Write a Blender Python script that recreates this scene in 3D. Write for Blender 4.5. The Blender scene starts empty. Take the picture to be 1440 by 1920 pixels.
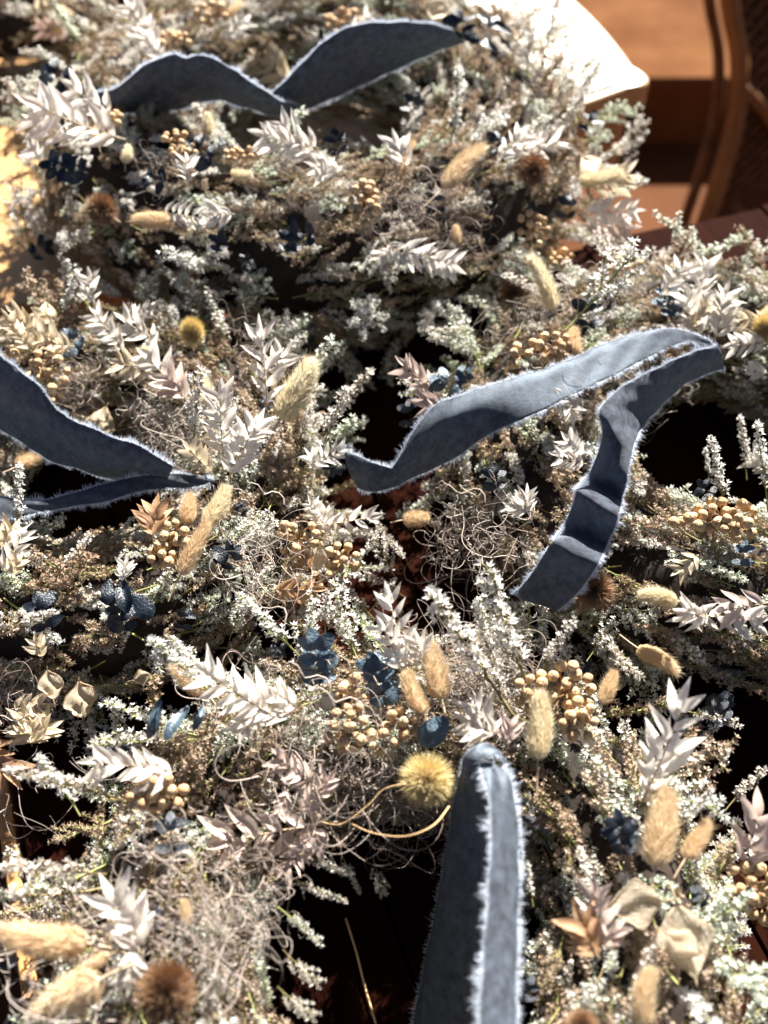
import bpy, math, random
from mathutils import Vector, Matrix, noise
from mathutils.bvhtree import BVHTree
R = random.Random(11)
rad = math.radians
S = bpy.context.scene
C = S.collection

# ------------------------------------------------------------------ camera
CAM = Vector((0, 0, .645)); PITCH = rad(50); FPX = 2059.0
cd = bpy.data.cameras.new('camera'); cam = bpy.data.objects.new('camera', cd); C.objects.link(cam)
cam.location = CAM; cam.rotation_euler = (rad(90) - PITCH, 0, 0)
cd.sensor_fit = 'VERTICAL'; cd.sensor_height = 24; cd.lens = 12 / math.tan(math.atan(960 / FPX))
cd.clip_start = .01; cd.clip_end = 200
cd.dof.use_dof = True; cd.dof.focus_distance = .68; cd.dof.aperture_fstop = 3.2
S.camera = cam
# ------------------------------------------------------------------ sky and sun
SUN_EL, SUN_AZ = 38.5, 19.0          # azimuth clockwise from +Y
w = bpy.data.worlds.new('World'); S.world = w; w.use_nodes = True
nt = w.node_tree; bg = nt.nodes['Background']
sky = nt.nodes.new('ShaderNodeTexSky'); sky.sky_type = 'NISHITA'; sky.sun_disc = False
sky.sun_elevation = rad(SUN_EL); sky.sun_rotation = rad(SUN_AZ)
sky.air_density = .2; sky.dust_density = .5; sky.ozone_density = 0
nt.links.new(sky.outputs[0], bg.inputs[0]); bg.inputs[1].default_value = .05
sl = bpy.data.lights.new('sun', 'SUN'); sl.energy = 5; sl.angle = rad(.5); sl.color = (1, .96, .90)
so = bpy.data.objects.new('sun', sl); C.objects.link(so)
tosun = Vector((math.sin(rad(SUN_AZ)) * math.cos(rad(SUN_EL)), math.cos(rad(SUN_AZ)) * math.cos(rad(SUN_EL)), math.sin(rad(SUN_EL))))
so.rotation_euler = tosun.to_track_quat('Z', 'Y').to_euler(); so.location = tosun * 4
S.view_settings.view_transform = 'Standard'; S.view_settings.look = 'None'
S.view_settings.exposure = 2.05; S.view_settings.gamma = 1
S.cycles.max_bounces = 5; S.cycles.diffuse_bounces = 1; S.cycles.transmission_bounces = 3; S.cycles.transparent_max_bounces = 4

# ------------------------------------------------------------------ pixel <-> place
FW = Vector((0, math.cos(PITCH), -math.sin(PITCH))); DN = Vector((0, -math.sin(PITCH), -math.cos(PITCH)))
def ray(px, py): return FW + Vector((1, 0, 0)) * ((px - 720) / FPX) + DN * ((py - 960) / FPX)
def at_z(px, py, z=0):
    d = ray(px, py); return CAM + d * ((z - CAM.z) / d.z)
def depth(p): return (p - CAM).dot(FW)

# ------------------------------------------------------------------ materials
def mat(name, col, col2=None, rough=.7, veins=0, trans=0, sheen=0, noise_s=0, bump=0, bump_s=200, var=0, metal=0, spec=.4, obj_coord=True, sheen_tint=(1, 1, 1)):
    m = bpy.data.materials.new(name); m.use_nodes = True; n = m.node_tree; L = n.links
    b = n.nodes['Principled BSDF']; out = n.nodes['Material Output']
    b.inputs['Roughness'].default_value = rough; b.inputs['Specular IOR Level'].default_value = spec
    if sheen:
        b.inputs['Sheen Weight'].default_value = sheen; b.inputs['Sheen Roughness'].default_value = .35
        b.inputs['Sheen Tint'].default_value = (*sheen_tint, 1)
    tc = n.nodes.new('ShaderNodeTexCoord'); co = tc.outputs['Object']
    src = None
    if col2:
        mx = n.nodes.new('ShaderNodeMix'); mx.data_type = 'RGBA'
        mx.inputs[6].default_value = (*col, 1); mx.inputs[7].default_value = (*col2, 1)
        oi = n.nodes.new('ShaderNodeObjectInfo')
        if noise_s:
            nz = n.nodes.new('ShaderNodeTexNoise'); nz.inputs['Scale'].default_value = noise_s; nz.inputs['Detail'].default_value = 4
            L.new(co, nz.inputs['Vector'])
            ad = n.nodes.new('ShaderNodeMath'); ad.operation = 'MULTIPLY_ADD'
            L.new(oi.outputs['Random'], ad.inputs[0]); ad.inputs[1].default_value = var
            mr = n.nodes.new('ShaderNodeMapRange'); mr.inputs[1].default_value = .35; mr.inputs[2].default_value = .65
            L.new(nz.outputs[0], mr.inputs[0])
            mr.inputs[3].default_value = 0; mr.inputs[4].default_value = 1 - var
            L.new(mr.outputs[0], ad.inputs[2]); L.new(ad.outputs[0], mx.inputs[0])
        else:
            L.new(oi.outputs['Random'], mx.inputs[0])
        src = mx.outputs[2]; L.new(src, b.inputs['Base Color'])
    else:
        b.inputs['Base Color'].default_value = (*col, 1)
    if bump:
        nb = n.nodes.new('ShaderNodeTexNoise'); nb.inputs['Scale'].default_value = bump_s; nb.inputs['Detail'].default_value = 3
        if veins:
            vm = n.nodes.new('ShaderNodeMapping'); vm.inputs['Scale'].default_value = (veins, 1, 1); L.new(co, vm.inputs[0]); L.new(vm.outputs[0], nb.inputs['Vector'])
        else: L.new(co, nb.inputs['Vector'])
        bp = n.nodes.new('ShaderNodeBump'); bp.inputs['Strength'].default_value = bump
        bp.inputs['Distance'].default_value = .001 if not veins else .004; L.new(nb.outputs[0], bp.inputs['Height']); L.new(bp.outputs[0], b.inputs['Normal'])
    if trans:
        t = n.nodes.new('ShaderNodeBsdfTranslucent'); ms = n.nodes.new('ShaderNodeMixShader'); ms.inputs[0].default_value = trans
        if src: L.new(src, t.inputs[0])
        else: t.inputs[0].default_value = (*col, 1)
        L.new(b.outputs[0], ms.inputs[1]); L.new(t.outputs[0], ms.inputs[2]); L.new(ms.outputs[0], out.inputs[0])
    return m

M = {}
M['petal'] = mat('petal', (.88, .87, .82), (.80, .73, .65), .8, trans=.38)
M['petal_sage'] = mat('sage_petal', (.70, .76, .62), (.78, .80, .70), .8, trans=.35)
M['petal_shade_brown'] = mat('dried_petal', (.35, .235, .16), (.52, .41, .31), .8, trans=.25)  # warm shade painted into the petal colour, mainly for the inner filling
M['calyx'] = mat('calyx', (.36, .38, .14), (.26, .20, .09), .85, trans=.2)
M['stem'] = mat('sprig_stem', (.30, .33, .10), (.22, .16, .07), .8)
M['leaf_white'] = mat('bleached_leaf', (.92, .89, .82), (.86, .77, .66), .55, trans=.48, noise_s=3, var=.6, bump=.25, bump_s=6, veins=6)
M['leaf_pink'] = mat('blush_leaf', (.66, .50, .42), (.78, .63, .54), .6, trans=.3, noise_s=3, var=.5, bump=.25, bump_s=6, veins=6)
M['leaf_cream'] = mat('cream_leaf', (.80, .70, .50), (.70, .55, .36), .6, trans=.35, noise_s=3, var=.5, bump=.25, bump_s=6, veins=6)
M['leaf_brown'] = mat('tan_leaf', (.45, .26, .15), (.60, .38, .20), .6, trans=.35, noise_s=3, var=.5, bump=.25, bump_s=6, veins=6)
M['euc'] = mat('navy_leaf', (.010, .018, .030), (.004, .006, .010), .36, spec=.5, noise_s=4, var=.6, bump=.6, bump_s=12)
M['euc_lit_blue'] = mat('lit_blue_leaf', (.10, .15, .19), (.03, .05, .07), .45, spec=.5, noise_s=4, var=.5, bump=.9, bump_s=7)  # lit sheen of the navy leaves painted in as a lighter blue
M['euc_stem'] = mat('navy_stem', (.02, .018, .022), None, .5)
M['twig'] = mat('pale_twig', (.62, .50, .34), (.45, .32, .2), .7)
M['berry'] = mat('berry', (.76, .55, .30), (.54, .31, .14), .55, noise_s=1.7, var=.6, bump=.5, bump_s=4, veins=1, spec=.4)
M['berry_stem'] = mat('berry_stem', (.30, .17, .08), None, .8)
M['tail_cream'] = mat('cream_fluff', (.93, .86, .66), (.88, .74, .48), .8, trans=.45, noise_s=4, var=.4)
M['tail_gold'] = mat('golden_fluff', (.92, .76, .52), (.82, .60, .36), .8, trans=.45, noise_s=4, var=.4)
M['spine_gold'] = mat('golden_spine', (.95, .84, .50), (.84, .66, .32), .6, trans=.45, noise_s=90, var=.3)
M['spine_brown'] = mat('brown_spine', (.30, .16, .085), (.45, .27, .14), .6, trans=.1, noise_s=90, var=.3)
M['moss'] = mat('dried_moss', (.50, .43, .37), (.30, .23, .19), .7, trans=.1)
M['pod'] = mat('papery_pod', (.85, .76, .60), (.76, .60, .40), .45, trans=.6, noise_s=3, var=.3, bump=.6, bump_s=8, veins=4)
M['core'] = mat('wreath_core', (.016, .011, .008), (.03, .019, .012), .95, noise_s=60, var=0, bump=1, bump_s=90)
M['terracotta'] = mat('terracotta', (.10, .036, .011), (.15, .062, .022), .9, spec=.04, noise_s=9, var=0, bump=.6, bump_s=120)
M['stone'] = mat('pink_stone', (.11, .045, .02), (.085, .033, .014), .9, spec=.04, noise_s=6, var=0, bump=.6, bump_s=160)
M['cane'] = mat('rattan_cane', (.30, .125, .03), (.20, .08, .02), .5, spec=.2, noise_s=25, var=.2)
M['cane_dark'] = mat('woven_cane', (.22, .09, .03), (.12, .045, .016), .7, spec=.1, noise_s=40, var=.4)
M['straw'] = mat('straw', (.75, .50, .24), None, .6)

def wood(name, c1, c2, rough, gs=1, coat=0, ax=1, sp=.2):
    m = bpy.data.materials.new(name); m.use_nodes = True; n = m.node_tree; L = n.links; b = n.nodes['Principled BSDF']
    tc = n.nodes.new('ShaderNodeTexCoord'); mp = n.nodes.new('ShaderNodeMapping')
    oi = n.nodes.new('ShaderNodeObjectInfo')
    mp.inputs['Scale'].default_value = (60 * gs, 4 * gs, 60 * gs) if ax == 1 else (4 * gs, 60 * gs, 60 * gs)
    va = n.nodes.new('ShaderNodeVectorMath'); va.operation = 'ADD'
    cb = n.nodes.new('ShaderNodeCombineXYZ'); mm = n.nodes.new('ShaderNodeMath'); mm.operation = 'MULTIPLY'; mm.inputs[1].default_value = 37
    L.new(oi.outputs['Random'], mm.inputs[0]); L.new(mm.outputs[0], cb.inputs[0]); L.new(mm.outputs[0], cb.inputs[1])
    L.new(tc.outputs['Object'], va.inputs[0]); L.new(cb.outputs[0], va.inputs[1]); L.new(va.outputs[0], mp.inputs[0])
    nz = n.nodes.new('ShaderNodeTexNoise'); nz.inputs['Scale'].default_value = 1; nz.inputs['Detail'].default_value = 8; nz.inputs['Distortion'].default_value = .6
    L.new(mp.outputs[0], nz.inputs[0])
    n2 = n.nodes.new('ShaderNodeTexNoise'); n2.inputs['Scale'].default_value = 7; L.new(va.outputs[0], n2.inputs[0])
    cr = n.nodes.new('ShaderNodeValToRGB'); cr.color_ramp.elements[0].position = .3; cr.color_ramp.elements[1].position = .7
    cr.color_ramp.elements[0].color = (*c1, 1); cr.color_ramp.elements[1].color = (*c2, 1)
    ad = n.nodes.new('ShaderNodeMix'); ad.inputs[0].default_value = .3
    L.new(nz.outputs[0], ad.inputs[2]); L.new(n2.outputs[0], ad.inputs[3]); L.new(ad.outputs[0], cr.inputs[0])
    L.new(cr.outputs[0], b.inputs['Base Color']); b.inputs['Roughness'].default_value = rough
    bp = n.nodes.new('ShaderNodeBump'); bp.inputs['Strength'].default_value = .3; bp.inputs['Distance'].default_value = .001
    L.new(nz.outputs[0], bp.inputs['Height']); L.new(bp.outputs[0], b.inputs['Normal'])
    b.inputs['Specular IOR Level'].default_value = sp
    b.inputs['Coat Weight'].default_value = coat; b.inputs['Coat Roughness'].default_value = .48
    return m
M['redwood'] = wood('mahogany_plank', (.008, .002, .0012), (.022, .0055, .0024), .85, sp=.02)
M['honey'] = wood('honey_wood', (.42, .21, .06), (.56, .32, .11), .45, .6, 1)
M['edgewood'] = wood('pale_edge_wood', (.40, .20, .07), (.55, .30, .12), .5)

def velvet():
    m = bpy.data.materials.new('slate_velvet'); m.use_nodes = True; n = m.node_tree; L = n.links; b = n.nodes['Principled BSDF']
    uv = n.nodes.new('ShaderNodeTexCoord')
    nz = n.nodes.new('ShaderNodeTexNoise'); nz.inputs['Scale'].default_value = 170; nz.inputs['Detail'].default_value = 9; nz.inputs['Roughness'].default_value = .7
    L.new(uv.outputs['Object'], nz.inputs[0])
    cr = n.nodes.new('ShaderNodeValToRGB'); cr.color_ramp.elements[0].position = .36; cr.color_ramp.elements[1].position = .64
    cr.color_ramp.elements[0].color = (.032, .026, .028, 1); cr.color_ramp.elements[1].color = (.145, .175, .225, 1)
    L.new(nz.outputs[0], cr.inputs[0]); L.new(cr.outputs[0], b.inputs['Base Color'])
    b.inputs['Roughness'].default_value = .75; b.inputs['Specular IOR Level'].default_value = .2
    b.inputs['Sheen Weight'].default_value = .4; b.inputs['Sheen Roughness'].default_value = .45; b.inputs['Sheen Tint'].default_value = (.70, .84, .98, 1)
    wv = n.nodes.new('ShaderNodeTexWave'); wv.inputs['Scale'].default_value = 28; wv.bands_direction = 'DIAGONAL'; wv.inputs['Distortion'].default_value = 1.2; wv.inputs['Detail'].default_value = 2
    L.new(uv.outputs['UV'], wv.inputs[0])
    nf = n.nodes.new('ShaderNodeTexNoise'); nf.inputs['Scale'].default_value = 900; L.new(uv.outputs['Object'], nf.inputs[0])
    ad = n.nodes.new('ShaderNodeMath'); L.new(wv.outputs['Fac'], ad.inputs[0]); L.new(nf.outputs[0], ad.inputs[1])
    bp = n.nodes.new('ShaderNodeBump'); bp.inputs['Strength'].default_value = .9; bp.inputs['Distance'].default_value = .0008
    L.new(ad.outputs[0], bp.inputs['Height']); L.new(bp.outputs[0], b.inputs['Normal'])
    return m
M['velvet'] = velvet()
M['fray'] = mat('frayed_thread', (.74, .80, .88), (.60, .66, .76), .8, trans=.4, sheen=.3)

# ------------------------------------------------------------------ mesh helpers
class MB:
    def __init__(s): s.v = []; s.f = []; s.m = []; s.uv = None
    def add(s, vs, fs, mi=0):
        o = len(s.v); s.v += [tuple(v) for v in vs]
        for f in fs: s.f.append(tuple(i + o for i in f)); s.m.append(mi)
    def tube(s, pts, r0, r1=None, n=5, mi=0, cap=True):
        r1 = r0 if r1 is None else r1; k = len(pts); vs = []; fs = []
        up = Vector((.31, .17, .93)).normalized()
        for i, p in enumerate(pts):
            d = (pts[min(i + 1, k - 1)] - pts[max(i - 1, 0)])
            if d.length < 1e-9: d = Vector((0, 0, 1))
            d.normalize(); a = d.cross(up)
            if a.length < .1: a = d.cross(Vector((1, 0, 0)))
            a.normalize(); b = d.cross(a); r = r0 + (r1 - r0) * i / max(1, k - 1)
            for j in range(n):
                q = 2 * math.pi * j / n; vs.append(p + (a * math.cos(q) + b * math.sin(q)) * r)
        for i in range(k - 1):
            for j in range(n):
                fs.append((i * n + j, i * n + (j + 1) % n, (i + 1) * n + (j + 1) % n, (i + 1) * n + j))
        if cap and n > 2: fs.append(tuple(range(n - 1, -1, -1))); fs.append(tuple((k - 1) * n + j for j in range(n)))
        s.add(vs, fs, mi)
    def hair(s, p, q, wdt, side, mi=0, bend=None):
        mid = (p + q) * .5 + (bend if bend else Vector())
        s.add([p - side * wdt, p + side * wdt, mid + side * wdt * .7, mid - side * wdt * .7, q], [(0, 1, 2, 3), (3, 2, 4)], mi)
    def box(s, c, h, mi=0, bev=0):
        x, y, z = c; a, b, d = h; e = bev
        if not e:
            vs = [(x + i * a, y + j * b, z + k * d) for i in (-1, 1) for j in (-1, 1) for k in (-1, 1)]
            s.add(vs, [(0, 1, 3, 2), (4, 6, 7, 5), (0, 4, 5, 1), (2, 3, 7, 6), (0, 2, 6, 4), (1, 5, 7, 3)], mi)
        else:
            prof = [(-a, -b), (a, -b), (a, b), (-a, b)]
            rings = []
            for (zz, ins) in ((-d, 0), (d - e, 0), (d, e)):
                rings.append([(x + px - math.copysign(ins, px), y + py - math.copysign(ins, py), z + zz) for px, py in prof])
            vs = [v for r_ in rings for v in r_]; fs = [(3, 2, 1, 0), (8, 9, 10, 11)]
            for i in range(2):
                for j in range(4): fs.append((i * 4 + j, i * 4 + (j + 1) % 4, (i + 1) * 4 + (j + 1) % 4, (i + 1) * 4 + j))
            s.add(vs, fs, mi)
    def mesh(s, name, mats, smooth=False):
        me = bpy.data.meshes.new(name); me.from_pydata(s.v, [], s.f)
        for m in mats: me.materials.append(M[m])
        me.polygons.foreach_set('material_index', s.m)
        if smooth: me.polygons.foreach_set('use_smooth', [True] * len(s.f))
        me.update(); return me

def link(name, me, parent=None, mtx=None, **props):
    o = bpy.data.objects.new(name, me); C.objects.link(o)
    if parent: o.parent = parent
    if mtx is not None: o.matrix_local = mtx
    for k, v in props.items(): o[k] = v
    return o
def rv(a=1): return Vector((R.uniform(-a, a), R.uniform(-a, a), R.uniform(-a, a)))
def frame(pos, d, up, s=1):
    y = d.normalized(); x = y.cross(up)
    if x.length < 1e-4: x = y.cross(Vector((.3, .9, .1)))
    x.normalize(); z = x.cross(y)
    if isinstance(s, (int, float)): s = (s, s, s)
    m = Matrix((x * s[0], y * s[1], z * s[2])).transposed().to_4x4(); m.translation = pos
    return m

# ------------------------------------------------------------------ floor, step
fl = MB(); fl.add([(-30, -30, -.74), (30, -30, -.74), (30, 40, -.74), (-30, 40, -.74)], [(0, 1, 2, 3)])
link('floor', fl.mesh('floor', ['stone']), kind='structure')
st = MB(); st.box((0, 2.266 + .6, -.6635), (9, .6, .0765), 0, .012)
st.box((0, 4.2, -.54), (9, .73, .2), 0, .012)
link('step', st.mesh('step', ['terracotta']), kind='structure')

# ------------------------------------------------------------------ plank table
TA = rad(19.5)                                    # planks run along (sin, -cos)
pd = Vector((math.sin(TA), -math.cos(TA), 0)); pc = Vector((math.cos(TA), math.sin(TA), 0))
L0 = at_z(22, 1480)                               # a point of the left edge
tb = bpy.data.objects.new('plank_table', None); C.objects.link(tb)
tb.matrix_world = Matrix.Translation(L0) @ Matrix.Rotation(TA, 4, 'Z')
tb['label'] = 'dark reddish brown plank table under the three nearest wreaths'; tb['category'] = 'table'
PW = .098; y_back = .39
for i in range(9):
    b = MB(); wd = PW / 2 - .0009 - (0.0004 * (i % 3))
    b.box((0, 0, 0), (wd, (y_back + .75) / 2, .014), 0, .0004)
    if i == 0:
        link('edge_strip', (lambda q: (q.box((-.0035, 0, 0), (.0045, (y_back + .75) / 2, .0142), 0, .001), q.mesh('edge_strip', ['edgewood']))[1])(MB()), tb, Matrix.Translation((-.003, (y_back - .75) / 2, -.0145)))
    link('plank', b.mesh('plank', ['redwood']), tb, Matrix.Translation((PW * (i + .5) + .003, (y_back - .75) / 2 - .004 * (i % 2), -.0142 - .0006 * (i % 2))))
b = MB(); b.box((0, 0, 0), (.435, (y_back + .75) / 2 - .012, .003), 0); link('added_underboard', b.mesh('added_underboard', ['redwood']), tb, Matrix.Translation((.445, (y_back - .75) / 2 - .004, -.0325)))  # board added to keep the sunlit floor from showing through plank gaps
for nm, c, h in (('apron', (.44, y_back - .05, -.075), (.38, .012, .044)), ('apron', (.44, -.70, -.075), (.38, .012, .044)),
                 ('apron', (.03, -.175, -.075), (.012, .50, .044)), ('apron', (.84, -.175, -.075), (.012, .50, .044))):
    b = MB(); b.box((0, 0, 0), h, 0, .002); link(nm, b.mesh(nm, ['redwood']), tb, Matrix.Translation(c))
for x, y in ((.05, y_back - .06), (.82, y_back - .06), (.05, -.69), (.82, -.69)):
    b = MB(); b.box((0, 0, 0), (.03, .03, .355), 0, .003); link('leg', b.mesh('leg', ['redwood']), tb, Matrix.Translation((x, y, -.385)))

# ------------------------------------------------------------------ round-ended honey table behind
A = at_z(1215, 158); B_ = at_z(1062, 0); F1 = Vector((-.62, .60, 0))
def bez(p0, p1, p2, n): return [p0 * (1 - t) ** 2 + p1 * 2 * t * (1 - t) + p2 * t * t for t in [i / n for i in range(n + 1)]]
cor = A + Vector((.022, -.005, 0))
out = [F1] + bez(A + (F1 - A).normalized() * .03, cor, A + Vector((-.012, .035, 0)), 10)
far = Vector((-.15, 1.80, 0))
out += bez(A + Vector((-.013, .040, 0)), B_ + Vector((.030, -.03, 0)), B_ + Vector((-.02, .05, 0)), 10)
out += bez(B_ + Vector((-.025, .06, 0)), Vector((.12, 1.68, 0)), far, 10)[0:]
out += bez(far + Vector((-.02, 0, 0)), Vector((-.8, 1.9, 0)), Vector((-1.0, 1.3, 0)), 10)
k = len(out); hb = MB(); cen = Vector((-.3, 1.2, 0))
lay = [(-.030, 0), (-.006, 0), (-.0015, .0015), (0, .005)]
vs = []
for z, ins in lay:
    for p in out: vs.append(p + (cen - p).normalized() * ins + Vector((0, 0, z + .004)) - cen)
fs = [tuple(3 * k + i for i in range(k)), tuple(range(k - 1, -1, -1))]
for a in range(3):
    for i in range(k): fs.append((a * k + i, a * k + (i + 1) % k, (a + 1) * k + (i + 1) % k, (a + 1) * k + i))
hb.add(vs, fs)
ht = bpy.data.objects.new('round_table', None); C.objects.link(ht); ht.location = (cen.x, cen.y, 0)
ht['label'] = 'honey coloured wooden table with a curved edge, glaring in the sun behind the wreaths'; ht['category'] = 'table'
link('tabletop', hb.mesh('tabletop', ['honey']), ht)
ap = MB(); ins = [p + (cen - p).normalized() * .02 - cen for p in out]
vs = [v + Vector((0, 0, -.026)) for v in ins] + [v + Vector((0, 0, -.10)) for v in ins]
ap.add(vs, [(i, (i + 1) % k, k + (i + 1) % k, k + i) for i in range(k)])
link('apron', ap.mesh('apron', ['honey']), ht)
for p in ((.20, 1.17), (-.55, .75), (-.05, 1.62), (-.85, 1.35)):
    b = MB(); b.tube([Vector((0, 0, -.03)), Vector((0, 0, -.738))], .028, .02, 12)
    link('leg', b.mesh('leg', ['honey'], True), ht, Matrix.Translation((p[0] - cen.x, p[1] - cen.y, 0)))

# ------------------------------------------------------------------ rattan chair
def at_y(px, py, y):
    d = ray(px, py); return CAM + d * (y / d.y)
def smooth(pts, n=8):
    o = []
    for i in range(len(pts) - 1):
        p0 = pts[max(i - 1, 0)]; p1 = pts[i]; p2 = pts[i + 1]; p3 = pts[min(i + 2, len(pts) - 1)]
        for j in range(n):
            t = j / n
            o.append(.5 * ((2 * p1) + (p2 - p0) * t + (2 * p0 - 5 * p1 + 4 * p2 - p3) * t * t + (3 * p1 - p0 - 3 * p2 + p3) * t ** 3))
    o.append(pts[-1].copy()); return o
ch = bpy.data.objects.new('rattan_chair', None); C.objects.link(ch); c0 = Vector((.80, 1.55, -.74)); ch.location = c0
ch['label'] = 'brown rattan chair with a curved cane frame and woven side, beside the step'; ch['category'] = 'chair'
def cp(px, py, y): return at_y(px, py, y) - c0
rim = smooth([cp(1350, -190, 1.80), cp(1368, 0, 1.74), cp(1386, 110, 1.69), cp(1380, 220, 1.64), cp(1348, 340, 1.58), cp(1312, 450, 1.53), cp(1285, 560, 1.50), cp(1262, 680, 1.48), cp(1250, 800, 1.47)])
b = MB(); b.tube(rim, .0155, .0155, 10); link('frame_cane', b.mesh('frame_cane', ['cane'], True), ch)
b = MB(); b.tube([p + Vector((-.028, .02, -.004)) for p in rim], .010, .010, 8); link('frame_cane', b.mesh('frame_cane', ['cane_dark'], True), ch)
inner = [p + Vector((.42 + .0 * i, .10, -.02)) for i, p in enumerate(rim)]
# woven side: canes fanning in two directions between the frame and the far edge
def panel(u, v): # u along rim 0..1, v outward
    f = max(0, min(.999, u)) * (len(rim) - 1); i = int(f); t = f - i
    a = rim[i].lerp(rim[i + 1], t); c = inner[i].lerp(inner[i + 1], t); p = a.lerp(c, v)
    p = p + Vector((0, .10 * math.sin(v * 2.4), 0)); return p
for i in range(46):
    u0 = -.25 + i * .032
    for sgn in (1, -1):
        pts = []
        for j in range(13):
            v = j / 12; u = u0 + (sgn * .30 + .02) * v + (0 if sgn > 0 else .12)
            if 0 <= u < 1: pts.append(panel(u, v) + Vector((0, .004 * sgn, 0)))
        if len(pts) > 2:
            b = MB(); b.tube(pts, .0042, .0042, 5)
            link('woven_cane', b.mesh('woven_cane', ['cane_dark'], True), ch)
b = MB(); n_ = 24; vs = []; 
for i in range(n_ + 1):
    for j in range(9): vs.append(panel(i / n_, j / 8) + Vector((0, .022, 0)))
b.add(vs, [(i * 9 + j, i * 9 + j + 1, (i + 1) * 9 + j + 1, (i + 1) * 9 + j) for i in range(n_) for j in range(8)])
link('backing_panel', b.mesh('backing_panel', ['cane_dark'], True), ch)
for (pa, pb, r) in (((1392, 165, 1.66), (1480, 270, 1.66), .012), ((1310, 560, 1.5), (1480, 600, 1.5), .014), ((1340, 350, 1.60), (1500, 520, 1.56), .009), ((1300, 500, 1.54), (1480, 640, 1.52), .009)):
    b = MB(); q0, q1 = cp(*pa), cp(*pb); b.tube([q0, (q0 + q1) / 2 + Vector((0, 0, .006)), q1], r, r, 8)
    link('cross_cane', b.mesh('cross_cane', ['cane'], True), ch)
for x, y in ((-.02, -.05), (.45, 0), (.0, .3), (.45, .3)):
    b = MB(); b.tube([Vector((x, y, .62)), Vector((x, y, 0.002))], .016, .014, 8); link('leg', b.mesh('leg', ['cane'], True), ch)

# ------------------------------------------------------------------ botanical meshes
def spread(d, ang, roll):
    x = d.cross(Vector((.2, .4, .9))); x.normalize(); y = d.cross(x)
    return (d * math.cos(ang) + (x * math.cos(roll) + y * math.sin(roll)) * math.sin(ang)).normalized()
def star(b, p, d, s):
    d = d.normalized(); x = d.cross(Vector((.37, .21, .9))); x.normalize(); y = d.cross(x); L = .0024 * s; c = p + d * L
    b.add([p, c + x * .0006 * s, c - x * .0003 * s + y * .0005 * s, c - x * .0003 * s - y * .0005 * s], [(0, 1, 2), (0, 2, 3), (0, 3, 1)], 2)
    a0 = R.uniform(0, 6.3); up = R.uniform(.2, .9)
    for k in range(5):
        a = a0 + k * 1.2566 + R.uniform(-.15, .15); o = x * math.cos(a) + y * math.sin(a); t = x * -math.sin(a) + y * math.cos(a)
        r = .00245 * s * R.uniform(.8, 1.15); wd = .00062 * s
        b.add([c - d * .0002, c + o * r * .5 + t * wd + d * r * up * .4, c + o * r + d * r * up, c + o * r * .5 - t * wd + d * r * up * .4], [(0, 1, 2, 3)], 1)
def flower_mesh(i):
    b = MB(); spike = i % 2 == 1; Lm = R.uniform(.048, .062) * (1.15 if spike else 1)
    bend = Vector((R.uniform(-.3, .3), 0, R.uniform(-.05, .35)))
    def main(t): return Vector((bend.x * t * t * Lm * .7, t * Lm, bend.z * t * t * Lm))
    b.tube([main(t / 8) for t in range(9)], .0008, .0004, 4, 0, False)
    nb = 12 if spike else 9
    for k in range(nb):
        t = .18 + .78 * k / nb + R.uniform(-.03, .03); p = main(t); roll = k * 2.4 + R.uniform(-.4, .4)
        dd = spread(Vector((0, 1, .1)), R.uniform(.5, .9) if not spike else R.uniform(.3, .5), roll)
        dd.z = dd.z * .65 + .12
        Lb = (R.uniform(.009, .013) if spike else R.uniform(.014, .024)) * (1.15 - .5 * t)
        cur = Vector((0, .35, .3)); pts = [p + dd * Lb * s_ + cur * Lb * s_ * s_ * .5 for s_ in [0, .25, .5, .75, 1]]
        b.tube(pts, .00045, .00025, 3, 0, False)
        nf = int(Lb / .00165)
        for f in range(nf):
            s_ = .22 + .78 * (f + .5) / nf; q = pts[0].lerp(pts[1], s_) if 0 else p + dd * Lb * s_ + cur * Lb * s_ * s_ * .5
            fd = spread((dd + cur * .5).normalized(), R.uniform(.35, 1.05), f * 2.6 + R.uniform(-.3, .3)); fd.z += .25
            star(b, q, fd, R.uniform(.9, 1.25))
    for f in range(10):
        t = .72 + .28 * f / 10; star(b, main(t), spread(Vector((0, 1, .2)).normalized(), R.uniform(.2, .8), f * 2.5), R.uniform(.8, 1.05))
    return b.mesh('flower_sprig', ['stem', 'petal', 'calyx'])
FLOW = [flower_mesh(i) for i in range(12)]
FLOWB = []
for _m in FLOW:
    _c = _m.copy(); _c.name = 'flower_sprig_brown'; _c.materials[1] = M['petal_shade_brown']; FLOWB.append(_c)
FLOWG = []
for _m in FLOW:
    _c = _m.copy(); _c.name = 'flower_sprig_sage'; _c.materials[1] = M['petal_sage']; FLOWG.append(_c)

def leaf_mesh(name, mat_, wide, round_=0, fold=.25, droop=.25, twist=.3):
    b = MB(); ny = 8; vs = []
    for i in range(ny + 1):
        t = i / ny
        if round_: wd = wide * (math.sin(math.pi * min(1, t ** .85 * .93 + .02)) ** .6)
        else: wd = wide * (math.sin(math.pi * t ** .8) ** .9) * (1 - .25 * t)
        if i == ny: wd = .004 if not round_ else wide * .25
        if i == 0: wd = .02
        z0 = -droop * t * t + .06 * math.sin(t * 5); tw = twist * t
        for j in range(-2, 3):
            u = j / 2; x = u * wd; z = z0 + abs(u) ** 1.3 * wd * fold * 2 + .012 * math.sin(9 * t + j)
            vs.append(Vector((x * math.cos(tw) - 0, t, z + x * math.sin(tw))))
    fs = [(i * 5 + j, i * 5 + j + 1, (i + 1) * 5 + j + 1, (i + 1) * 5 + j) for i in range(ny) for j in range(4)]
    b.add(vs, fs); return b.mesh(name, [mat_], True)
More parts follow.
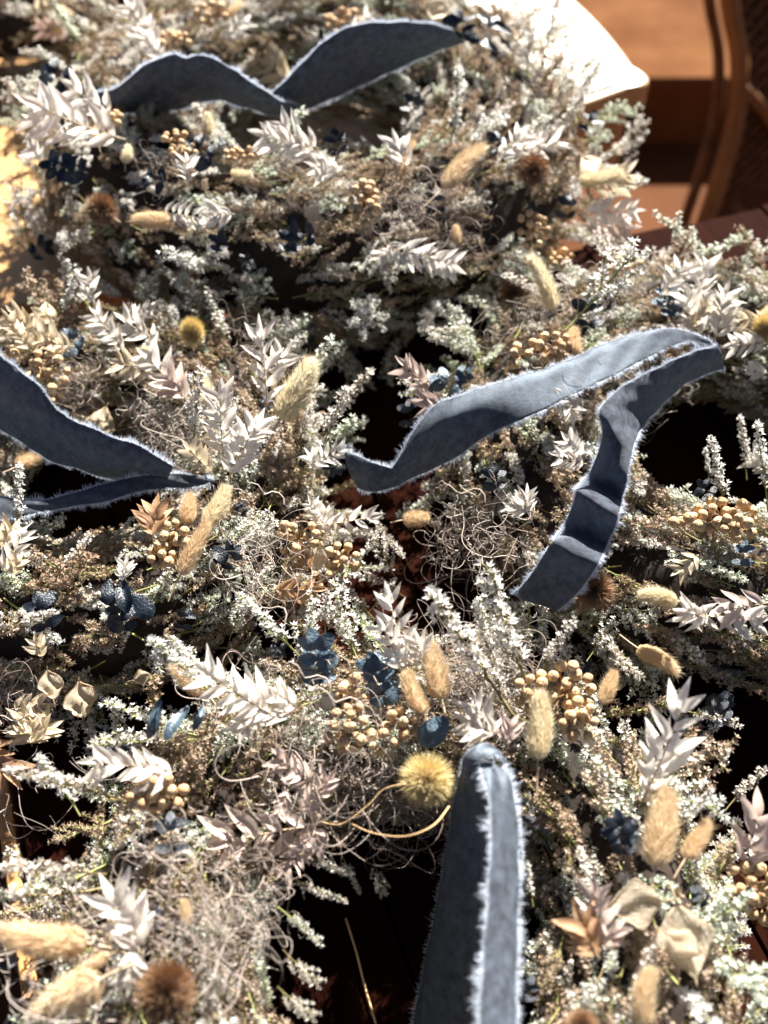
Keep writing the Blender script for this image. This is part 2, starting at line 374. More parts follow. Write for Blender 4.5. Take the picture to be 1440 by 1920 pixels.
def lset(mat_): return [leaf_mesh('leaf', mat_, R.uniform(.15, .205), 0, R.uniform(.05, .25), R.uniform(-.25, .4), R.uniform(-.5, .5)) for _ in range(5)]
LEAF = {k: lset('leaf_' + k) for k in ('white', 'pink', 'cream', 'brown')}
EUC = [leaf_mesh('leaf', 'euc', R.uniform(.30, .40), 1, R.uniform(-.1, .3), R.uniform(-.15, .3), R.uniform(-.4, .4)) for _ in range(5)]
EUCB = [leaf_mesh('leaf', 'euc_lit_blue', R.uniform(.30, .38), 1, R.uniform(-.1, .2), R.uniform(-.1, .3), R.uniform(-.4, .4)) for _ in range(4)]
BLADE = [leaf_mesh('leaf', 'euc_lit_blue', R.uniform(.13, .16), 1, .2, .1, .2) for _ in range(2)]

def sprig_plan(n, ratio, ang=.75, pairs=False):
    """stem curve (unit length along Y) and where each leaf sits"""
    bx, bz = R.uniform(-.22, .22), R.uniform(-.05, .2)
    f = lambda t: Vector((bx * t * t, t, bz * t * t))
    Ms = []
    for k in range(n):
        t = .10 + (1 - ratio * .75 - .10) * k / max(1, n - 1)
        sides = (1, -1) if pairs else ((1, -1)[k % 2],)
        for sd in sides:
            a = ang * R.uniform(.75, 1.2); d = Vector((sd * math.sin(a), math.cos(a), R.uniform(-.1, .5)))
            Ms.append(frame(f(t), d, Vector((R.uniform(-.5, .5), R.uniform(-.3, .3), 1)), ratio * R.uniform(.8, 1.12) * (1 - .25 * abs(t - .45))))
    Ms.append(frame(f(1 - ratio * .75), Vector((bx, 1, .15)), Vector((R.uniform(-.4, .4), 0, 1)), ratio * .9))
    return [f(t / 8 * (1 - ratio * .7)) for t in range(9)], Ms
PLANS = {}
for key, (n, ratio, ang, pairs) in dict(long=(9, .33, .75, False), full=(6, .36, .8, True), short=(4, .48, .8, True), tuft=(5, .62, .75, True), euc=(4, .40, 1.15, True), euc_small=(2, .55, 1.2, True)).items():
    PLANS[key] = []
    for q in range(3):
        st_, Ms = sprig_plan(n, ratio, ang, pairs); b = MB(); b.tube(st_, .012 if 'euc' not in key else .016, .006, 5)
        PLANS[key].append((b.v, b.f, b.m, Ms))
_stemcache = {}
def stem_mesh(key, q, mt):
    if (key, q, mt) not in _stemcache:
        v, f, m_, _ = PLANS[key][q]; me = bpy.data.meshes.new('sprig_stem'); me.from_pydata(v, [], f); me.materials.append(M[mt])
        me.polygons.foreach_set('use_smooth', [True] * len(f)); _stemcache[(key, q, mt)] = me
    return _stemcache[(key, q, mt)]

def tail_mesh(mt, nh=3600):
    b = MB(); L = 1.0; W = .205
    prof = lambda t: W * (math.sin(math.pi * min(1, .06 + .94 * t ** .75)) ** .55) * (1 - .12 * t)
    bx = R.uniform(-.12, .12); axis = lambda t: Vector((bx * math.sin(t * 2.6), t, 0))
    vs = []; nr, ns = 10, 10
    for i in range(nr + 1):
        t = i / nr; r = prof(t) * .74 if 0 < i < nr else .01
        for j in range(ns):
            a = 2 * math.pi * j / ns; vs.append(axis(t) + Vector((math.cos(a) * r, 0, math.sin(a) * r)))
    b.add(vs, [(i * ns + j, i * ns + (j + 1) % ns, (i + 1) * ns + (j + 1) % ns, (i + 1) * ns + j) for i in range(nr) for j in range(ns)])
    for h in range(nh):
        t = R.random() ** .9; a = R.uniform(0, 6.2832); o = Vector((math.cos(a), 0, math.sin(a))); r = prof(t) * .72
        p = axis(t) + o * r; long_ = R.random() < .07
        ln = (R.uniform(.08, .19) if not long_ else R.uniform(.2, .36))
        d = (o * R.uniform(.5, 1.2) + Vector((0, .75 + .4 * t, 0)) + rv(.25)).normalized()
        q = p + d * ln; side = d.cross(o + rv(.6)).normalized()
        b.hair(p, q, .0042 if not long_ else .0030, side, 0, o * .012)
    b.tube([Vector((0, -.5, -.05)), Vector((0, -.2, 0)), Vector((0, .05, 0))], .02, .025, 5, 1)
    return b.mesh('grass_tail', [mt, 'twig'], False)
TAIL = {'cream': [tail_mesh('tail_cream') for _ in range(2)], 'gold': [tail_mesh('tail_gold') for _ in range(2)]}

def spiny_mesh(mt, elong=1.0, n=1100, curve=0):
    b = MB(); nr, ns = 8, 12; vs = []; core = .5
    for i in range(nr + 1):
        th = math.pi * i / nr
        for j in range(ns):
            a = 2 * math.pi * j / ns; vs.append(Vector((math.sin(th) * math.cos(a) * core, -math.cos(th) * core * elong, math.sin(th) * math.sin(a) * core)))
    b.add(vs, [(i * ns + j, i * ns + (j + 1) % ns, (i + 1) * ns + (j + 1) % ns, (i + 1) * ns + j) for i in range(nr) for j in range(ns)], 0)
    for k in range(n):
        z = 1 - 2 * (k + .5) / n; a = k * 2.39996; r = math.sqrt(1 - z * z); o = Vector((r * math.cos(a), z, r * math.sin(a)))
        p = Vector((o.x * core, o.y * core * elong, o.z * core)) * .95; d = (o + rv(.16) + Vector((0, curve, 0))).normalized()
        q = p + d * R.uniform(.36, .56); x = d.cross(rv()).normalized(); y = d.cross(x); wd = .016
        b.add([p + x * wd, p - x * wd * .5 + y * wd * .86, p - x * wd * .5 - y * wd * .86, q], [(0, 1, 3), (1, 2, 3), (2, 0, 3)], 1)
    b.tube([Vector((0, -1.6, -.1)), Vector((0, -.9, 0)), Vector((0, -.4, 0))], .05, .06, 5, 2)
    return b
SPINY = {'gold': spiny_mesh('g', 1.05).mesh('spiny_head', ['spine_brown', 'spine_gold', 'twig']),
         'brown': spiny_mesh('b', 1.0).mesh('spiny_head', ['core', 'spine_brown', 'twig']),
         'teasel': spiny_mesh('t', 1.35, 1200, .6).mesh('spiny_head', ['spine_brown', 'spine_gold', 'twig']),
         'teasel_brown': spiny_mesh('t', 1.35, 1200, .6).mesh('spiny_head', ['core', 'spine_brown', 'twig'])}

def berry_mesh():
    b = MB(); nr, ns = 9, 14; vs = []
    for i in range(nr + 1):
        th = math.pi * i / nr
        for j in range(ns):
            a = 2 * math.pi * j / ns; r = 1 - (.14 if i == nr else 0) + .035 * math.sin(3 * a + th * 2) + .03 * math.sin(5 * th + a)
            vs.append(Vector((math.sin(th) * math.cos(a) * r, math.sin(th) * math.sin(a) * r, -math.cos(th) * r * .97)))
    b.add(vs, [(i * ns + j, i * ns + (j + 1) % ns, (i + 1) * ns + (j + 1) % ns, (i + 1) * ns + j) for i in range(nr) for j in range(ns)])
    a_ = MB(); b.tube([Vector((0, 0, .84)), Vector((0, 0, .95)), Vector((0, 0, 1.03))], .16, .10, 5, 1)
    return b.mesh('berry', ['berry', 'berry_stem'], True)
BERRY = berry_mesh()

def moss_mesh(n=70, spreadr=.022, Lmax=.07, rad_=.00032):
    b = MB()
    for k in range(n):
        a = R.uniform(0, 6.28); rr = math.sqrt(R.random()) * spreadr
        p = Vector((rr * math.cos(a), rr * math.sin(a), R.uniform(-.008, .006))); d = (rv() + Vector((0, 0, .25))).normalized()
        ax = rv().normalized(); L = R.uniform(.3, 1) * Lmax; seg = 26; cv = R.choice((R.uniform(10, 60), R.uniform(60, 240))); pts = [p]
        for s_ in range(seg):
            if s_ % 4 == 0: ax = (ax + rv(1.3)).normalized(); cv = min(max(cv * R.uniform(.5, 1.8), 8), 330)
            d = (Matrix.Rotation(cv * L / seg, 3, ax) @ d).normalized()
            pull = Vector((p.x, p.y, p.z * 2)); d = (d - pull * (5.0 if pull.length > spreadr * 1.3 else 0)).normalized()
            p = p + d * (L / seg); pts.append(p)
        r0 = rad_ * R.uniform(.45, 1.25); b.tube(pts, r0, r0 * .25, 3, 0, False)
    return b.mesh('moss_tuft', ['moss'], True)
MOSS = [moss_mesh(38), moss_mesh(34, .024, .08), moss_mesh(44, .03, .10, .00034), moss_mesh(12, .028, .12, .0004)]

def pod_mesh():
    b = MB(); nx, ny = 8, 10; vs = []; ph = R.uniform(0, 6)
    for i in range(ny + 1):
        t = i / ny; wd = .36 * math.sin(math.pi * min(1, max(0.02, t * .97 + .015)) ** .8) ** .85 * (1 + .14 * math.sin(7 * t + ph) + .07 * math.sin(19 * t))
        for j in range(nx + 1):
            u = j / nx * 2 - 1; z = (.10 + .12 * math.sin(ph)) * (1 - u * u) * math.sin(math.pi * t) + .10 * t * t + .035 * math.sin(5 * u + ph + 4 * t) + .025 * math.sin(11 * t + 3 * u)
            vs.append(Vector((u * wd * (1 + .06 * math.sin(9 * t + ph)), t, z)))
    b.add(vs, [(i * (nx + 1) + j, i * (nx + 1) + j + 1, (i + 1) * (nx + 1) + j + 1, (i + 1) * (nx + 1) + j) for i in range(ny) for j in range(nx)])
    for e in (0, nx):
        b.tube([vs[i * (nx + 1) + e] for i in range(ny + 1)], .012, .012, 4)
    b.tube([Vector((0, -.35, -.05)), Vector((0, .02, 0))], .014, .014, 4)
    b.tube([vs[-5], vs[-5] + Vector((.02, .14, .03))], .012, .004, 4)
    return b.mesh('papery_pod', ['pod'], True)
PODS = [pod_mesh() for _ in range(3)]

# ------------------------------------------------------------------ the wreaths
class W: pass
WREATHS = []
def wreath(name_label, cx, cy, Rr, r, zc, hz):
    q = W(); q.c = Vector((cx, cy, 0)); q.R = Rr; q.r = r; q.zc = zc; q.hz = hz; q.acc = []; q.n = 0
    e = bpy.data.objects.new('dried_flower_wreath', None); C.objects.link(e); e.location = q.c
    e['label'] = name_label; e['category'] = 'wreath'; e['group'] = 'dried flower wreaths laid out on the tables'
    q.e = e
    nu, nv = 144, 30; vs = []
    for i in range(nu):
        a = 2 * math.pi * i / nu
        for j in range(nv):
            f = 2 * math.pi * j / nv; rr = 1 + .07 * noise.noise(Vector((math.cos(a) * 3, math.sin(a) * 3, f)) + q.c * 5)
            vs.append(Vector((math.cos(a) * (Rr + math.cos(f) * r * rr), math.sin(a) * (Rr + math.cos(f) * r * rr), zc + math.sin(f) * hz * rr)))
    fs = [(i * nv + j, ((i + 1) % nu) * nv + j, ((i + 1) % nu) * nv + (j + 1) % nv, i * nv + (j + 1) % nv) for i in range(nu) for j in range(nv)]
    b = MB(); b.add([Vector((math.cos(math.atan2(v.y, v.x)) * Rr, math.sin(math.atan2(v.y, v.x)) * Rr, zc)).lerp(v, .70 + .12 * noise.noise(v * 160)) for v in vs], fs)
    for v in b.v: assert v[2] > 0
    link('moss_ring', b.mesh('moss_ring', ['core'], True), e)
    q.bvh = BVHTree.FromPolygons([Vector(v) + q.c for v in vs], fs)
    b2 = [Vector((math.cos(math.atan2(v.y, v.x)) * Rr, math.sin(math.atan2(v.y, v.x)) * Rr, zc)).lerp(v, 1 + .016 / r) for v in vs]
    q.bvh2 = BVHTree.FromPolygons([v + q.c for v in b2], fs)
    WREATHS.append(q); return q
front = wreath('wreath nearest the camera, an upright velvet ribbon falling through its open ring', .008, .20, .127, .052, .048, .046)
left = wreath('wreath at the left side of the plank table with a ribbon crossed into a point', -.210, .525, .117, .056, .050, .048)
right = wreath('right wreath on the planks, pale blue ribbon looped to its far edge', .243, .555, .136, .062, .054, .052)
back = wreath('largest wreath, lying on the honey coloured table with a wavy ribbon', -.066, .93, .176, .085, .080, .076)
topleft = wreath('blurred brown wreath in shade, farthest behind the big one', -.43, 1.34, .13, .060, .056, .052)

def pick(px, py, who=None, lvl=2):
    d = ray(px, py).normalized(); best = None
    for q in (WREATHS if who is None else [who]):
        h = (q.bvh2 if lvl == 2 else q.bvh).ray_cast(CAM, d)
        if h[0] and (best is None or h[3] < best[2]): best = (h[0], h[1], h[3], q)
    if best: return best[0], best[1], best[3]
    # nearest wreath to the ray on its mid height
    p = at_z(px, py, .055); bq = who or min(WREATHS, key=lambda q: abs((p - q.c).xy.length - q.R) - q.r)
    return p, Vector((0, 0, 1)), bq
def span(x0, y0, x1, y1, who=None, lift=0):
    p, n, q = pick(x0, y0, who); d1 = ray(x1, y1)
    flat = CAM + d1 * depth(p)
    p1, n1, q1 = pick(x1, y1, q)
    k = .5 if (p1 - flat).length < .035 else 0
    p1 = flat.lerp(p1, k); tc = (CAM - p).normalized()
    p = p + tc * lift; p1 = p1 + tc * lift
    return p, p1, n, q, tc
def acc(q, p, r): q.acc.append((p.copy(), r))
def loc(q, m): m = m.copy(); m.translation = m.translation - q.c; return m
def leaf_sprig(x0, y0, x1, y1, kind='white', plan='full', who=None, lift=.013, up=None):
    p, p1, n, q, tc = span(x0, y0, x1, y1, who, lift); d = p1 - p; L = d.length
    u = (n * .35 + tc * .9 + rv(.2)) if up is None else up
    pi_ = R.randrange(3); euc = plan.startswith('euc'); m = loc(q, frame(p, d, u, L))
    o = link('eucalyptus_sprig' if euc else 'leaf_sprig', stem_mesh(plan, pi_, 'euc_stem' if euc else 'twig'), q.e, m)
    lm = (EUCB if kind == 'blue' else EUC) if euc else LEAF[kind]
    for M_ in PLANS[plan][pi_][3]:
        link('leaf', R.choice(lm), o, M_ @ Matrix.Rotation(R.uniform(-.35, .35), 4, 'Y') @ Matrix.Rotation(R.uniform(-.2, .2), 4, 'X'))
    for t in (.3, .75): acc(q, p.lerp(p1, t), L * .42)
    return o
def tail(x0, y0, x1, y1, kind='gold', wide=1.0, who=None, lift=.012):
    p, p1, n, q, tc = span(x0, y0, x1, y1, who, lift); L = (p1 - p).length
    m = loc(q, frame(p, p1 - p, n + rv(.5), (L * wide, L, L * wide)))
    link('grass_tail', R.choice(TAIL[kind]), q.e, m); acc(q, p.lerp(p1, .5), L * .5)
def spiny(x, y, r, kind='gold', dx=0, dy=-1, who=None, lift=.016):
    p, n, q = pick(x, y, who); tc = (CAM - p).normalized(); p = p + tc * lift
    if kind == 'gold': p = p + tc * .014
    rr = r / FPX * depth(p); d = (n * .5 + tc * .7 + Vector((dx, 0, 0)) - DN * -dy * .0 + DN * dy * .6)
    link('spiny_head', SPINY[kind], q.e, loc(q, frame(p, d, rv(), rr / 1.0))); acc(q, p, rr)
def berries(x, y, w_, h_, n=20, r=10, who=None, lift=.010):
    """cluster centred at a pixel, w/h in pixels"""
    p, nn, q = pick(x, y, who); tc = (CAM - p).normalized(); p = p + tc * lift; s = depth(p) / FPX
    ex = Vector((1, 0, 0)); ey = -DN; rb = r * s * .9
    pts = []; tries = 0
    while len(pts) < n and tries < 900:
        tries += 1; u, v = R.uniform(-1, 1), R.uniform(-1, 1)
        if u * u + v * v > 1: continue
        dpt = R.uniform(-1, .6) * rb * 1.6 * (1 - .3 * (u * u + v * v))
        c = ex * u * w_ * .5 * s + ey * v * h_ * .5 * s + tc * dpt
        if all((c - o_).length > rb * 1.85 for o_ in pts): pts.append(c)
    b = MB(); root = -tc * .02
    for c in pts: b.tube([root, root.lerp(c, .5) + rv(.002), c], rb * .16, rb * .10, 4)
    o = link('berry_cluster', b.mesh('berry_stems', ['berry_stem']), q.e, Matrix.Translation(p - q.c))
    for c in pts:
        z = (c - root * .6 + rv(.006)).normalized()
        k_ = rb * R.uniform(.80, 1.1); link('berry', BERRY, o, frame(c, z.orthogonal() + rv(.5), z, (k_ * R.uniform(.9, 1), k_, k_ * R.uniform(.88, 1.06))))
    acc(q, p, max(w_, h_) * .5 * s)
def moss(x, y, s=1.0, i=None, who=None, lift=.0):
    p, n, q = pick(x, y, who); tc = (CAM - p).normalized()
    z = (n * .6 + tc * .5).normalized(); k = (i if i is not None else R.randrange(3))
    o = link('moss_tuft', MOSS[k], q.e, loc(q, frame(p + tc * lift, z.orthogonal() + rv(.5), z, s)), kind='stuff')
    acc(q, p, .016 * s)
def pod(x0, y0, x1, y1, who=None, lift=.008, wide=1):
    p, p1, n, q, tc = span(x0, y0, x1, y1, who, lift); L = (p1 - p).length
    link('papery_pod', R.choice(PODS), q.e, loc(q, frame(p, p1 - p, tc + n * .3 + rv(.4), (L * wide, L, L)))); acc(q, p.lerp(p1, .5), L * .5)
def lone(x0, y0, x1, y1, meshes, who=None, lift=.007, name='leaf', wide=1):
    p, p1, n, q, tc = span(x0, y0, x1, y1, who, lift); L = (p1 - p).length
    link(name, R.choice(meshes), q.e, loc(q, frame(p, p1 - p, tc + n * .5 + rv(.5), (L * wide, L, L)))); acc(q, p.lerp(p1, .5), L * .45)

# ---------------- pale leaf sprigs (base pixel, tip pixel)
for a in [
 # back wreath
 (235,262,40,208,'white','full',back),(215,215,120,160,'white','short',back),(150,262,45,232,'white','short',back),(300,95,228,2,'white','full',back),(310,130,255,60,'white','full',back),
 (352,345,345,285,'white','short',back),(300,398,400,405,'white','full',back),(440,402,375,400,'white','tuft',back),(395,430,400,395,'white','tuft',back),
 (600,285,470,262,'white','full',back),(600,280,505,235,'white','short',back),(640,325,575,312,'white','tuft',back),(600,345,625,300,'white','tuft',back),
 (740,470,700,490,'white','tuft',back),(745,462,870,500,'white','full',back),(860,475,815,520,'white','tuft',back),(720,455,790,500,'white','short',back),
 (945,290,1050,255,'white','full',back),(930,300,990,245,'white','short',back),(1085,400,1205,395,'white','full',back),(1090,420,1195,425,'pink','short',back),
 (760,320,735,250,'white','tuft',back),(85,300,50,272,'white','tuft',back),(1100,345,1195,330,'cream','short',back),(580,175,470,110,'cream','short',back),
 (240,520,190,455,'white','short',left),(960,250,1020,270,'white','short',back),(650,60,700,20,'white','full',back),(420,75,470,30,'white','short',back),
 # left wreath
 (130,660,10,600,'cream','full',left),(140,650,40,640,'cream','full',left),(110,600,60,580,'cream','tuft',left),(60,660,0,590,'cream','full',left),(175,570,160,505,'white','short',left),
 (240,660,165,590,'white','full',left),(230,600,300,572,'white','full',left),(300,640,215,600,'white','short',left),(330,730,262,650,'white','short',left),(352,752,300,690,'pink','tuft',left),
 (290,700,200,680,'cream','short',left),(500,770,500,598,'white','long',left),(490,720,540,640,'white','short',left),(420,860,400,718,'white','full',left),(428,900,480,770,'white','full',left),
 (400,890,345,830,'cream','short',left),(440,840,500,790,'white','short',left),(570,875,655,835,'white','full',left),(600,880,570,845,'white','tuft',left),
 (590,985,718,975,'white','long',left),(600,990,575,935,'white','short',left),(610,1000,600,940,'white','tuft',left),(500,600,470,575,'cream','short',left),
 (615,580,622,685,'brown','full',left),(285,1010,290,935,'brown','tuft',left),(5,1075,55,985,'white','full',left),(0,1030,30,975,'cream','tuft',left),(20,1080,40,1040,'cream','tuft',left),
 (505,1105,610,1110,'brown','full',left),(60,1400,55,1330,'cream','tuft',left),(90,1390,20,1345,'cream','tuft',left),(40,1390,110,1350,'cream','tuft',left),(20,1330,100,1320,'cream','short',left),
 (-30,1400,35,1470,'brown','tuft',left),(80,1235,60,1190,'cream','tuft',left),(580,1075,560,1020,'brown','tuft',left),(230,1090,235,1045,'white','tuft',left),
 # right wreath
 (830,745,740,680,'pink','full',right),(850,770,770,760,'pink','tuft',right),(1300,600,1312,478,'white','full',right),(1340,640,1370,530,'white','full',right),(1310,640,1275,540,'white','full',right),(1290,620,1330,560,'cream','full',right),(1350,600,1355,545,'white','tuft',right),(1240,560,1290,490,'white','short',right),
 (1050,735,1085,790,'white','tuft',right),(1075,760,1040,730,'white','tuft',right),(1100,870,1030,855,'white','short',right),(1090,860,1050,815,'white','tuft',right),(990,960,945,945,'white','tuft',right),(985,965,985,910,'white','tuft',right),
 (1270,1150,1440,1165,'white','long',right),(1330,1160,1262,1140,'white','tuft',right),(1440,1130,1340,1150,'pink','short',right),(1440,640,1355,650,'white','short',right),(1450,880,1395,850,'white','tuft',right),
 (1440,600,1380,600,'cream','short',right),(1310,1040,1260,1080,'cream','short',right),(1440,700,1395,690,'white','tuft',right),
 # front wreath
 (755,1250,735,1095,'white','long',front),(760,1260,700,1160,'white','full',front),(800,1260,775,1180,'white','short',front),(520,1345,360,1265,'white','full',front),(560,1345,430,1295,'white','short',front),(470,1330,450,1390,'white','tuft',front),
 (310,1440,155,1440,'white','full',front),(330,1445,240,1465,'white','tuft',front),(640,1540,385,1575,'pink','long',front),(600,1480,500,1420,'pink','full',front),(560,1530,620,1440,'pink','full',front),(590,1560,530,1650,'pink','full',front),(620,1560,560,1600,'pink','tuft',front),(540,1480,520,1540,'pink','full',front),
 (930,1390,880,1300,'white','short',front),(935,1380,850,1345,'white','tuft',front),(945,1400,965,1340,'pink','tuft',front),(1205,1500,1310,1290,'white','long',front),(1215,1470,1250,1350,'white','short',front),(1210,1440,1290,1390,'white','short',front),(1200,1450,1240,1500,'white','tuft',front),
 (1120,1775,1115,1645,'pink','short',front),(1125,1800,1070,1700,'brown','tuft',front),(1130,1780,1165,1720,'pink','tuft',front),(265,1790,195,1650,'white','short',front),(270,1770,235,1680,'white','tuft',front),(250,1780,240,1860,'white','tuft',front),
 (1395,1630,1428,1490,'pink','short',front),(1410,1620,1450,1550,'pink','tuft',front),(1270,1500,1210,1480,'cream','tuft',front),(560,1330,500,1290,'white','tuft',front),
 # far wreath
 (140,60,60,50,'pink','short',topleft),(60,20,140,-10,'cream','short',topleft)]:
    x0, y0, x1, y1, kd, pl, who = a
    leaf_sprig(x0, y0, x1, y1, kd, pl, who)
# ---------------- navy eucalyptus
for a in [(400,300,345,255,'euc_small',back),(395,270,430,262,'euc_small',back),(310,340,255,325,'euc_small',back),(165,325,60,300,'euc',back),(130,310,170,330,'euc_small',back),(545,475,550,415,'euc_small',back),(410,475,412,425,'euc_small',back),(590,440,520,440,'euc_small',back),
 (815,400,820,350,'euc_small',back),(870,75,858,10,'euc_small',back),(895,85,935,15,'euc_small',back),(770,215,785,165,'euc_small',back),(930,290,935,240,'euc_small',back),(1100,250,1110,205,'euc_small',back),(1060,410,1070,355,'euc_small',back),(640,290,625,235,'euc_small',back),(1010,400,985,375,'euc_small',back),(600,75,640,60,'euc_small',back),(135,155,60,120,'euc_small',back),(470,500,450,470,'euc_small',back),
 (150,660,110,615,'euc_small',left),(235,1190,210,1080,'euc',left),(90,1180,60,1100,'euc_small',left),(410,1060,460,1020,'euc_small',left),(500,770,495,735,'euc_small',left),(640,870,600,880,'euc_small',left),(650,860,655,825,'euc_small',left),(340,1180,350,1130,'euc_small',left),(465,960,440,940,'euc_small',left),(60,480,110,450,'euc_small',back),
 (870,725,800,700,'euc_small',right),(855,700,890,710,'euc_small',right),(1260,600,1250,520,'euc',right),(1105,620,1105,545,'euc_small',right),(930,920,930,860,'euc_small',right),(1340,930,1300,900,'euc_small',right),(1390,1060,1395,1010,'euc_small',right),(1320,1310,1390,1330,'euc',right),(1360,1360,1330,1300,'euc_small',right),(1110,1250,1070,1230,'euc_small',right),(770,800,765,740,'euc_small',right),
 (600,1290,590,1165,'euc',front),(625,1260,560,1225,'euc_small',front),(725,1330,705,1210,'euc',front),(690,1250,765,1260,'euc_small',front),(320,1600,315,1510,'euc_small',front),(1170,1610,1160,1500,'euc',front),(1200,1560,1130,1540,'euc_small',front),(1330,1690,1290,1660,'euc_small',front),(5,1820,15,1730,'euc_small',front),(285,1740,290,1690,'euc_small',front),(210,1420,240,1380,'euc_small',front),(980,1880,1000,1820,'euc_small',front),(1000,1560,990,1520,'euc_small',front),(510,1205,540,1230,'euc_small',front)]:
    blue = a[:2] in ((600,1290),(625,1260),(725,1330),(690,1250),(870,725),(855,700),(1260,600),(150,660),(1390,1060))  # sprigs whose leaves carry the painted lit blue
    x0, y0, x1, y1 = a[:4]
    if not blue: x1, y1 = x0 + (x1 - x0) * .8, y0 + (y1 - y0) * .8
    if blue: x1, y1 = x0 + (x1 - x0) * .85, y0 + (y1 - y0) * .85
    leaf_sprig(x0, y0, x1, y1, 'blue' if blue else 'navy', a[4], a[5], lift=.007)
lone(785,1395,838,1350, EUCB, front, .012); lone(425,1055,400,1025,EUC,left,.01)
for x0,y0,x1,y1 in ((278,1385,300,1315),(310,1390,350,1320),(362,1370,384,1325)): lone(x0,y0,x1,y1,BLADE,front,.016)
lone(200,1135,205,1085,EUC,left,.012,wide=.7); lone(240,1150,225,1085,EUC,left,.012,wide=.7); lone(70,1140,100,1108,EUC,left,.012); lone(285,1160,250,1115,EUC,left,.01)
# ---------------- hare's tail grass
for a in [(388,255,388,214,'cream',1.1,back),(185,270,180,240,'gold',1,back),(235,305,238,275,'cream',1.3,back),(320,415,255,412,'gold',1,back),(432,325,470,325,'cream',1.2,back),(832,352,905,282,'gold',.7,back),(745,330,775,270,'gold',.7,back),(1085,340,1160,322,'cream',.8,back),(855,458,855,425,'gold',1.3,back),(110,62,95,30,'cream',1.6,topleft),(985,490,1000,470,'cream',1,back),(430,30,450,5,'gold',1.1,back),
 (525,785,578,680,'cream',1.0,left),(375,760,380,712,'cream',1.2,left),(338,1078,385,985,'gold',.72,left),(388,985,420,915,'cream',1.0,left),(30,875,75,850,'gold',1.2,left),(350,980,355,930,'gold',1.2,left),(250,660,290,650,'cream',.8,left),
 (1040,580,995,488,'cream',.75,right),(1080,665,1082,618,'gold',1.1,right),(755,975,800,968,'gold',1.5,right),(1270,1128,1203,1120,'cream',1.15,right),(1195,1215,1262,1262,'gold',.9,right),(1130,1320,1150,1262,'gold',1,right),(1420,620,1440,580,'gold',1.2,right),
 (1008,1425,1010,1305,'cream',.85,front),(828,1310,805,1210,'gold',.95,front),(795,1340,770,1262,'gold',1,front),(385,1300,330,1245,'gold',1.0,front),(1228,1625,1250,1490,'gold',.95,front),(1285,1610,1325,1545,'gold',.9,front),(165,1770,15,1740,'gold',.9,front),(190,1835,75,1895,'gold',1.15,front),(1200,1925,1228,1825,'gold',1.0,front),(350,1735,345,1690,'gold',1.2,front),(205,1790,160,1810,'gold',1.1,front)]:
    tail(*a[:6], who=a[6])
# ---------------- spiny heads
for a in [(190,392,38,'brown',-.3,-.6,back),(1000,320,40,'brown',-.2,-.6,back),(965,545,38,'teasel_brown',-.2,-1.2,back),(210,620,1,'gold',0,0,left),(360,622,30,'teasel',0,-1.3,left),(1115,1108,46,'brown',0,-.1,right),(800,1462,60,'gold',0,-.2,front),(310,1860,70,'teasel_brown',.3,-.8,front),(1435,615,30,'teasel',0,-1,right),(1090,1925,40,'brown',0,-1,front),(690,85,24,'teasel_brown',0,-1,back)]:
    if a[2] > 2: spiny(*a[:6], who=a[6])
# ---------------- berries
for a in [(683,383,50,90,20,9,back),(345,290,60,50,12,8,back),(330,262,50,36,9,8,back),(1000,430,60,70,16,8,back),(215,228,30,36,7,8,back),(450,290,60,30,10,7,back),(640,40,70,50,14,8,back),(395,25,60,40,10,9,back),(325,75,60,40,12,8,back),(1050,480,50,40,9,8,back),
 (90,698,80,80,26,10.5,left),(98,738,34,34,6,10.5,left),(10,670,40,40,6,10,left),(305,515,84,60,22,9.5,left),(330,1025,70,96,24,11,left),(300,1042,40,40,8,11,left),(560,1010,80,70,14,10.5,left),(640,1052,60,60,14,10.5,left),(600,1090,70,36,8,10,left),
 (1035,655,80,60,20,10,right),(975,668,44,44,4,11,right),(1272,672,60,56,12,10,right),(1350,965,130,60,26,12,right),(1385,985,60,50,12,12,right),(1290,975,60,24,5,12,right),(950,515,60,50,12,9,right),(1170,500,70,30,8,9,right),
 (655,1370,90,84,18,13,front),(660,1305,52,70,8,13,front),(760,1355,84,50,11,13,front),(1062,1300,96,110,34,13,front),(1000,1295,64,70,12,13,front),(1085,1350,60,80,12,13,front),(295,1485,110,62,18,13,front),(1405,1660,90,90,24,14,front),(1430,1700,40,60,8,14,front),(720,1390,60,40,6,12,front)]:
    berries(a[0], a[1], a[2], a[3], a[4], a[5], a[6])
# ---------------- dried moss and tendrils
for a in [(640,1420,1,front),(700,1450,1.1,front),(350,1700,1.3,front),(390,1760,1.1,front),(420,1690,1.1,front),(110,1850,1.3,front),(880,1230,1.1,front),(840,1260,1,front),(900,1290,1,front),(930,1250,1,front),(870,1320,.9,front),
 (700,1400,1,front),(780,1580,.9,front),(860,1030,1.1,right),(920,1000,1,right),(840,990,.9,right),(1070,720,.9,right),(1150,720,.9,right),(1240,740,1,right),(960,600,.9,right),(1020,590,.9,right),(1180,560,.8,right),
 (520,1050,1,left),(470,1080,1,left),(320,800,1,left),(280,770,.8,left),(340,830,.8,left),(110,760,.9,left),(150,700,.8,left),(470,640,.7,left),(20,1330,.9,left),
 (790,380,.9,back),(850,400,.9,back),(740,400,.9,back),(560,310,.8,back),(880,440,.9,back),(620,340,.8,back),(300,330,.7,back),(330,200,.8,back)]:
    moss(a[0], a[1], a[2], None, a[3])
